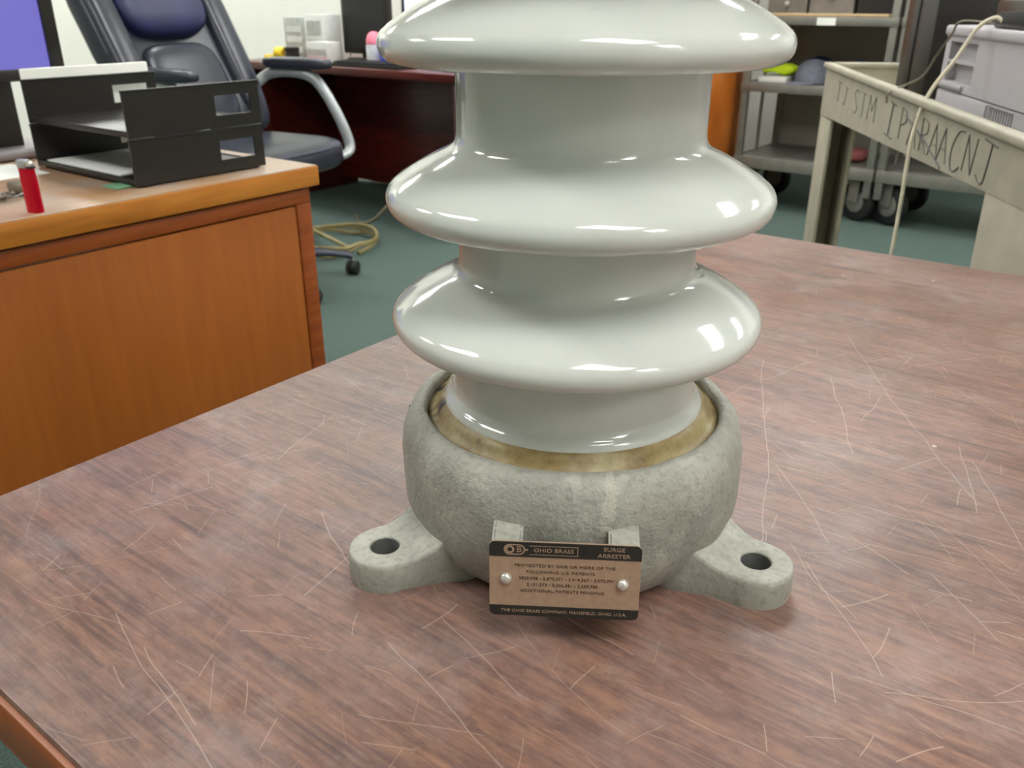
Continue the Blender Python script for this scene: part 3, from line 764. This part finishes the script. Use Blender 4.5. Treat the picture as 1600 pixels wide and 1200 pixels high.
b = thing('lit_monitor', 'monitor with a bright pale screen on the mahogany desk', 'monitor', (-2.96, 3.36, DZ))
bm = bmesh.new()
for lo, hi in (((-.27,-.02,.19),(.27,.02,.205)), ((-.27,-.02,.50),(.27,.02,.52)), ((-.27,-.02,.205),(-.255,.02,.50)), ((.255,-.02,.205),(.27,.02,.50))): add_box(bm, lo, hi, .001)
finish('bezel', bm, 'black_plastic', b, 35)
box('screen', (-.255,-.012,.205), (.255,-.004,.50), 'screen_white', b, 0)
box('back_shell', (-.26,-.004,.195), (.26,.03,.51), 'black_plastic', b, .004)
box('stand', (-.04,.01,.004), (.04,.05,.3), 'black_plastic', b, .004); box('stand_base', (-.12,-.07,0), (.12,.12,.012), 'black_plastic', b, .004)
tag(tube('monitor_cable', spline([(-3.73,3.44,.757),(-3.72,3.46,.85),(-3.73,3.47,1.0),(-3.73,3.47,1.05)], 6), .006, 'grey_box', None, 6), 'grey cable hanging beside the switched-off monitor', 'cable')

# ================================================================== ORANGE WOOD CABINET
oc = thing('wood_cabinet', 'tall orange wooden cabinet beside the steel racks', 'cabinet')
box('carcass', (-2.40, 4.26, 0), (-1.965, 4.72, 1.55), 'orange_wood', oc, .003)
box('cabinet_door', (-2.39, 4.242, .08), (-2.185, 4.259, 1.54), 'orange_wood', oc, .002); box('cabinet_door', (-2.178, 4.242, .08), (-1.975, 4.259, 1.54), 'orange_wood', oc, .002)

# ================================================================== STEEL RACKS ON CASTERS
def make_rack():
    r = thing('steel_rack', '', 'rack')
    W, D = .73, .55
    for x in (0, W-.035):
        for y in (0, D-.035):
            box('post', (x, y, .13), (x+.035, y+.035, 1.35), 'rack', r, .003)
    for z, th in ((.27,.055), (.645,.04), (.962,.035)):
        o = box('shelf', (.002, .002, z-.006), (W-.002, D-.002, z), 'rack', r, 0)
        for lo, hi in (((0,-.004,z-th),(W,.002,z+.004)), ((0,D-.002,z-th),(W,D+.004,z+.004)), ((-.004,0,z-th),(.002,D,z+.004)), ((W-.002,0,z-th),(W+.004,D,z+.004))):
            box('shelf_edge', lo, hi, 'rack', r, .001)
    box('back_panel', (.036, D-.006, .275), (W-.036, D-.002, 1.33), 'rack_back', r, 0)
    tube('side_rod', [(.012, .27, .27), (.012, .27, 1.33)], .009, 'rack', r, 8)
    for x in (.07, W-.07):
        for y in (.07, D-.07):
            c = lathe('caster_wheel', [(.02,-.022),(.085,-.022),(.097,-.016),(.10,-.006),(.10,.006),(.097,.016),(.085,.022),(.02,.022)], 'rubber', r, 32, (0,0,0), 'X')
            c.location = (x, y, .10); c.rotation_euler = (0,0,math.radians(65))
            h = lathe('wheel_hub', [(.012,-.03),(.045,-.026),(.055,-.022),(.055,.022),(.045,.026),(.012,.03)], 'rack', c, 24, (0,0,0), 'X')
            bm = bmesh.new()
            add_box(bm, (-.042,-.03,.0), (-.034,.03,.125), 0); add_box(bm, (.034,-.03,.0), (.042,.03,.125), 0); add_box(bm, (-.042,-.035,.105), (.042,.035,.118), 0)
            f_ = finish('caster_fork', bm, 'rack', c)
    return r
rk = make_rack(); rk.location = (-1.915, 4.50, 0)
rk2 = copy_tree(rk); rk2.location = (-1.165, 4.50, 0)
rk['label'] = 'grey steel rack on casters beside the orange cabinet'; rk2['label'] = 'grey steel rack on casters behind the dark tower'
rk['group'] = rk2['group'] = 'steel racks on casters'
# caps and a vest on the middle shelf
def cap(name, label, x, y, z, mat, rz):
    c = thing(name, label, 'cap', (x, y, z), rz)
    lathe('crown', [(.088,0),(.092,.012),(.090,.045),(.078,.082),(.052,.108),(.02,.118),(.004,.119)], mat, c, 28, smooth=80)
    bm = bmesh.new(); N = 14; A = []; B = []
    for i in range(N+1):
        a = math.radians(-62 + 124*i/N)
        A.append((.088*math.cos(a), .088*math.sin(a), .006)); B.append((.088*math.cos(a)+.075*math.cos(a*.8), .088*math.sin(a), -.0 + .004))
    va = [bm.verts.new(p) for p in A]; vb = [bm.verts.new(p) for p in B]
    va2 = [bm.verts.new((p[0],p[1],p[2]+.004)) for p in A]; vb2 = [bm.verts.new((p[0],p[1],p[2]+.003)) for p in B]
    for i in range(N):
        bm.faces.new((va[i],va[i+1],vb[i+1],vb[i])); bm.faces.new((va2[i],vb2[i],vb2[i+1],va2[i+1])); bm.faces.new((vb[i],vb[i+1],vb2[i+1],vb2[i]))
    finish('brim', bm, mat, c, 60); return c
ZM = .6455
cap('fabric_cap', 'grey fabric cap between the other caps on the rack', -1.60, 4.66, ZM, 'cap_grey', math.radians(-115))
cap('fabric_cap', 'navy fabric cap on the rack next to the grey cap', -1.39, 4.70, ZM, 'cap_navy', math.radians(-60))
cap('fabric_cap', 'dark navy cap behind the neon yellow cloth', -1.66, 4.90, ZM, 'cap_navy', math.radians(160))
tag(cushion('neon_cloth', (.19,.12,.045), 'cap_neon', None, Matrix.Translation((-1.79,4.70,ZM+.062)), .5, .6, 24, 12, lambda p: Vector((p.x, p.y, p.z*(1+.3*math.sin(p.x*50))))), 'folded neon yellow cloth on the rack shelf', 'cloth')
tag(box('white_packet', (-1.87, 4.60, ZM), (-1.72, 4.75, ZM+.028), 'white_paper', None, .004), 'flat white packet under the neon yellow cloth', 'packet')
# bins and strips on the top shelf
ZT = .9625
for i, (x0, x1, h, mt, lb) in enumerate(((-1.86,-1.66,.16,'bin','smoky plastic bin on the rack beside the orange cabinet'), (-1.645,-1.43,.19,'bin','smoky plastic bin between the other bin and the black box'), (-1.41,-1.24,.24,'black_plastic','black box at the end of the rack shelf beside the bins'))):
    b = thing('storage_bin' if i < 2 else 'black_box', lb, 'bin' if i < 2 else 'box', (0,0,ZT))
    bm = bmesh.new()
    add_box(bm, (x0,4.60,0), (x1,4.98,.006), 0)
    for lo, hi in (((x0,4.60,.006),(x0+.004,4.98,h)), ((x1-.004,4.60,.006),(x1,4.98,h)), ((x0+.004,4.60,.006),(x1-.004,4.604,h)), ((x0+.004,4.976,.006),(x1-.004,4.98,h))): add_box(bm, lo, hi, 0)
    finish('tub', bm, mt, b)
    box('rim' if i < 2 else 'lid', (x0-.005,4.595,h-.015 if i < 2 else h), (x1+.005,4.601 if i < 2 else 4.985,h+.004), mt, b, .001)
    if i < 2:
        lathe('latch', [(.012,0),(.012,-.008),(.004,-.01)], 'rivet', b, 16, ((x0+x1)/2,4.5955,h-.10), 'Y')
for k in range(2):
    tag(box('tan_strip', (-1.875, 4.515+.035*k, ZT+.0045), (-1.235, 4.535+.035*k, ZT+.017), 'strip', None, .002), ('long tan strip along the front edge of the rack shelf', 'second tan strip behind the front one on the rack shelf')[k], 'strip', 'tan strips on the rack')
tag(box('shelf_label', (-1.56, 4.488, .928), (-1.47, 4.4955, .962), 'white_paper', None, 0), 'white label on the front edge of the rack shelf', 'label')
b = thing('black_crate', 'long black crate on the rack behind the dark tower', 'crate', (0,0,ZT))
box('body', (-1.10,4.54,.0), (-.52,4.98,.22), 'black_plastic', b, .008); box('lid', (-1.11,4.53,.22), (-.51,4.99,.25), 'black_plastic', b, .006)
tag(cushion('red_rag', (.15,.14,.06), 'rag', None, Matrix.Translation((-1.36,4.72,.27+.035)), .6, .7, 24, 12), 'crumpled faded red rag on the bottom shelf of the rack', 'rag')

# ================================================================== BEIGE UTILITY CART
CO = (-.877, 2.659); CA = math.atan2(-.878, .478)
ct = thing('utility_cart', 'beige plastic utility cart with black marker writing on its side', 'cart', (CO[0], CO[1], 0), CA)
CL, CW = 1.60, .62
LZ = .88
def side(y0, y1):
    bm = bmesh.new(); add_prism(bm, [(0,LZ-.145),(0,LZ-.01),(CL,LZ-.01),(CL,LZ-.085)], 1, y0, y1)
    return finish('tray_side', bm, 'cart', ct, 35)
side(0, .012); side(CW-.012, CW)
box('tray_end', (0,.012,LZ-.14), (.012,CW-.012,LZ-.01), 'cart', ct, 0); box('tray_end', (CL-.012,.012,LZ-.085), (CL,CW-.012,LZ-.01), 'cart', ct, 0)
box('tray_floor', (.012,.012,LZ-.085), (CL-.012,CW-.012,LZ-.075), 'cart', ct, 0)
tube('tray_rim', spline([(-.004,-.004,LZ-.007),(.03,-.006,LZ-.007),(CL/2,-.006,LZ-.007),(CL-.03,-.006,LZ-.007),(CL+.004,-.004,LZ-.007),(CL+.006,CW/2,LZ-.007),(CL+.004,CW+.004,LZ-.007),(CL/2,CW+.006,LZ-.007),(-.004,CW+.004,LZ-.007),(-.006,CW/2,LZ-.007)], 8, True), (.010,.007), 'cart_rim', ct, 10, True) if False else None
bm = bmesh.new()
for lo, hi in (((-.008,-.008,LZ-.016),(CL+.008,.016,LZ)), ((-.008,CW-.016,LZ-.016),(CL+.008,CW+.008,LZ)), ((-.008,.016,LZ-.016),(.016,CW-.016,LZ)), ((CL-.016,.016,LZ-.016),(CL+.008,CW-.016,LZ))): add_box(bm, lo, hi, .005, 3)
finish('tray_rim', bm, 'cart', ct, 40)
for x0, x1 in ((0, .16), (1.375, CL)):
    for y0, y1 in ((.001,.075), (CW-.075,CW-.001)):
        zt0 = LZ-.145 if x0 < .5 else LZ-.085
        bm = bmesh.new()                                     # hollow channel, open towards the middle of the cart
        e0, e1 = (x0+.002, x0+.014) if x0 < .5 else (x1-.014, x1-.002)
        add_box(bm, (x0+.002,y0,.11), (x1-.002,y0+.010,zt0), .003); add_box(bm, (x0+.002,y1-.010,.11), (x1-.002,y1,zt0), .003)
        add_box(bm, (e0,y0+.010,.11), (e1,y1-.010,zt0), 0)
        for v in bm.verts:                                   # legs taper a little towards the bottom
            k = (zt0 - v.co.z)/zt0; mid = x0 if x0 < .5 else x1
            v.co.x += (mid - v.co.x)*.18*k
        finish('leg', bm, 'cart', ct, 40)
box('lower_shelf', (.02,.02,.16), (CL-.02,CW-.02,.18), 'cart', ct, .004)
for x in (.09, CL-.09):
    for y in (.07, CW-.07):
        c = lathe('caster', [(.015,-.016),(.05,-.016),(.055,-.008),(.055,.008),(.05,.016),(.015,.016)], 'rubber', ct, 28, (0,0,0), 'Y'); c.location = (x, y, .055)
        bm = bmesh.new(); add_box(bm, (-.02,-.024,.0), (.02,-.019,.07), 0); add_box(bm, (-.02,.019,.0), (.02,.024,.07), 0); add_box(bm, (-.03,-.028,.052+.006), (.03,.028,.07), 0)
        finish('caster_fork', bm, 'rack', c)
# handwriting in black marker on the cart's long side
def stroke(name, pts, rad=.0016):
    o = tube(name, [(p[0], -.0006, p[1]) for p in pts], rad, 'marker', ct, 5); return o
zb0 = .778
def L(x, w, h, z, strokes, rad=.0018):
    for s in strokes:
        sp = spline([(x+a*w, 0, z+b*h) for a, b in s], 5) if len(s) > 2 else [Vector((x+a*w, 0, z+b*h)) for a, b in s]
        stroke('marker_stroke', [(p.x, p.z) for p in sp], rad)
glyph = {
 'T': [[(0,1),(1,.95)],[(.5,1),(.5,0)]],
 'J': [[(.1,1),(1.1,.93)],[(.7,.97),(.62,.4),(.5,.02),(.2,-.02),(-.1,.12)]],
 'S': [[(1,.9),(.5,1),(.1,.75),(.5,.5),(.9,.25),(.5,0),(0,.1)]],
 'M': [[(0,0),(.1,1)],[(.1,1),(.5,.4)],[(.5,.4),(.9,1)],[(.9,1),(1,0)]],
 'I': [[(.3,1),(1,.95)],[(.62,.98),(.55,.5),(.5,.02)],[(0,.0),(1,-.04)]],
 'P': [[(.2,0),(.2,1)],[(.2,1),(.9,.9),(.9,.6),(.2,.45)]],
 'A': [[(0,0),(.5,1)],[(.5,1),(1,0)],[(.2,.4),(.85,.38)]],
 'R': [[(.2,0),(.2,1)],[(.2,1),(.9,.9),(.85,.6),(.2,.5)],[(.3,.5),(1,0)]],
 'C': [[(1,1),(.5,.95),(.1,.5),(.25,.05),(.6,-.02),(1,.15)]],
 'N': [[(0,0),(.1,1)],[(.1,1),(.8,0)],[(.8,0),(.95,1)]],
}
for i, (g, x, w, h, z, rd) in enumerate([('T',.20,.05,.05,.795,.0013),('J',.29,.045,.045,.795,.0013),('S',.42,.05,.055,.790,.0014),('T',.50,.05,.055,.790,.0014),('M',.58,.07,.055,.792,.0014),
      ('I',.755,.065,.066,.785,.0024),('P',.86,.05,.060,.790,.0018),('A',.935,.06,.058,.788,.0020),('R',1.01,.05,.058,.790,.0018),('A',1.075,.055,.058,.790,.0017),('A',1.13,.05,.056,.792,.0017),('C',1.195,.055,.064,.790,.0020),('N',1.265,.05,.056,.797,.0018),('J',1.335,.055,.062,.795,.0022)]):
    L(x, w, h, z, glyph[g], rd*.6)
stroke('marker_stroke', [(.90,.838),(.97,.825),(1.06,.808),(1.16,.782)], .0018)
# printer in the cart
pr = thing('printer', 'large grey office printer standing in the beige cart', 'printer', (0,0,0)); 
cM = Matrix.Translation((CO[0], CO[1], 0)) @ Matrix.Rotation(CA, 4, 'Z')
def in_cart(o, s, t, z, rz=0): o.location = cM @ Vector((s, t, z)); o.rotation_euler = (0,0,CA+rz); return o
in_cart(pr, .76, .09, LZ-.0748)
PHt = .195
box('body', (0,.018,0), (.62,.45,PHt-.02), 'printer', pr, .003)
box('top_cover', (-.004,-.006,PHt-.02), (.624,.455,PHt), 'printer', pr, .006, 3)
bm = bmesh.new()                                             # front cover with two sunk control bays
for lo, hi in (((0,0,.0765),(.03,.018,PHt-.02)), ((.19,0,.0765),(.62,.018,PHt-.02)), ((.03,0,.166),(.19,.018,PHt-.02)), ((.03,0,.127),(.19,.018,.132)), ((.03,0,.0765),(.19,.018,.092))):
    add_box(bm, lo, hi, 0)
finish('front_cover', bm, 'printer', pr)
box('recess_sill', (.0,-.006,.081), (.15,0,.090), 'printer', pr, .002)
bm = bmesh.new()                                             # lower front, a gap below the cover, an opening for the louvres
for lo, hi in (((0,0,0),(.308,.018,.074)), ((.424,0,0),(.62,.018,.074)), ((.308,0,0),(.424,.018,.038)), ((.308,0,.070),(.424,.018,.074))): add_box(bm, lo, hi, 0)
finish('lower_front', bm, 'printer', pr)
box('tray_front', (.01,-.004,.004), (.30,0,.072), 'printer', pr, .001)
for k in range(10): box('vent_slat', (.309+k*.012,.002,.038), (.3145+k*.012,.018,.070), 'printer', pr, 0)
# black gadget on the printer
gd = in_cart(thing('black_adapter', 'black adapter box lying on top of the grey printer', 'adapter'), 1.03, .14, LZ-.0748+PHt)
box('body', (-.06,-.04,0), (.16,.10,.047), 'black_plastic', gd, .006)
for k in range(4): lathe('socket', [(.010,0),(.010,.012),(.007,.012),(.007,.006)], 'grey_box', gd, 16, (-.03+k*.045, .01, .047))
box('front_lens', (-.03,-.043,.008), (.10,-.0395,.028), 'rubber', gd, .001)
b = in_cart(thing('white_packet', 'white and blue packet lying on the black adapter', 'packet'), 1.03, .14, LZ-.0748+PHt+.0595)
box('sleeve', (-.055,-.03,0), (.14,.09,.014), 'white_box', b, .003); box('blue_stripe', (.02,-.0305,.001), (.05,.0905,.0145), 'blue', b, 0)
# dark tower in the cart
tw = in_cart(thing('computer_tower', 'dark grey computer tower standing in the beige cart', 'computer'), .38, .10, LZ-.0748)
box('case', (0,0,0), (.24,.34,.36), 'black_plastic', tw, .005); box('side_cover', (.02,-.003,.01), (.11,.002,.35), 'black_plastic', tw, .001)
# cords
P0 = cM @ Vector((.985, .10, LZ+PHt-.045)); 
def cw(s, t, z): return tuple(cM @ Vector((s, t, z)))
tag(tube('cream_cord', spline([cw(1.02,.098,1.012), cw(1.01,.088,1.018), cw(1.0,.065,1.000), cw(1.0,.040,.950), cw(1.0,.006,.890), cw(1.015,-.014,.82), cw(1.04,-.020,.70), cw(1.06,-.026,.58), cw(1.07,-.04,.40), cw(1.08,-.05,.15), cw(1.10,-.08,.014), cw(1.2,-.10,.006)], 8), .0036, 'cord_white', None, 8), 'cream white cord hanging down over the side of the beige cart', 'cord')
tag(tube('thin_cord', spline([cw(.97,.125,1.004), cw(.90,.07,1.010), cw(.88,.06,.985), cw(.83,.055,.945), cw(.80,.045,.905), cw(.79,.02,.887), cw(.79,-.013,.870), cw(.79,-.014,.850)], 8), .0022, 'cord_dark', None, 6), 'thin olive cord drooping over the rim of the beige cart', 'cord')
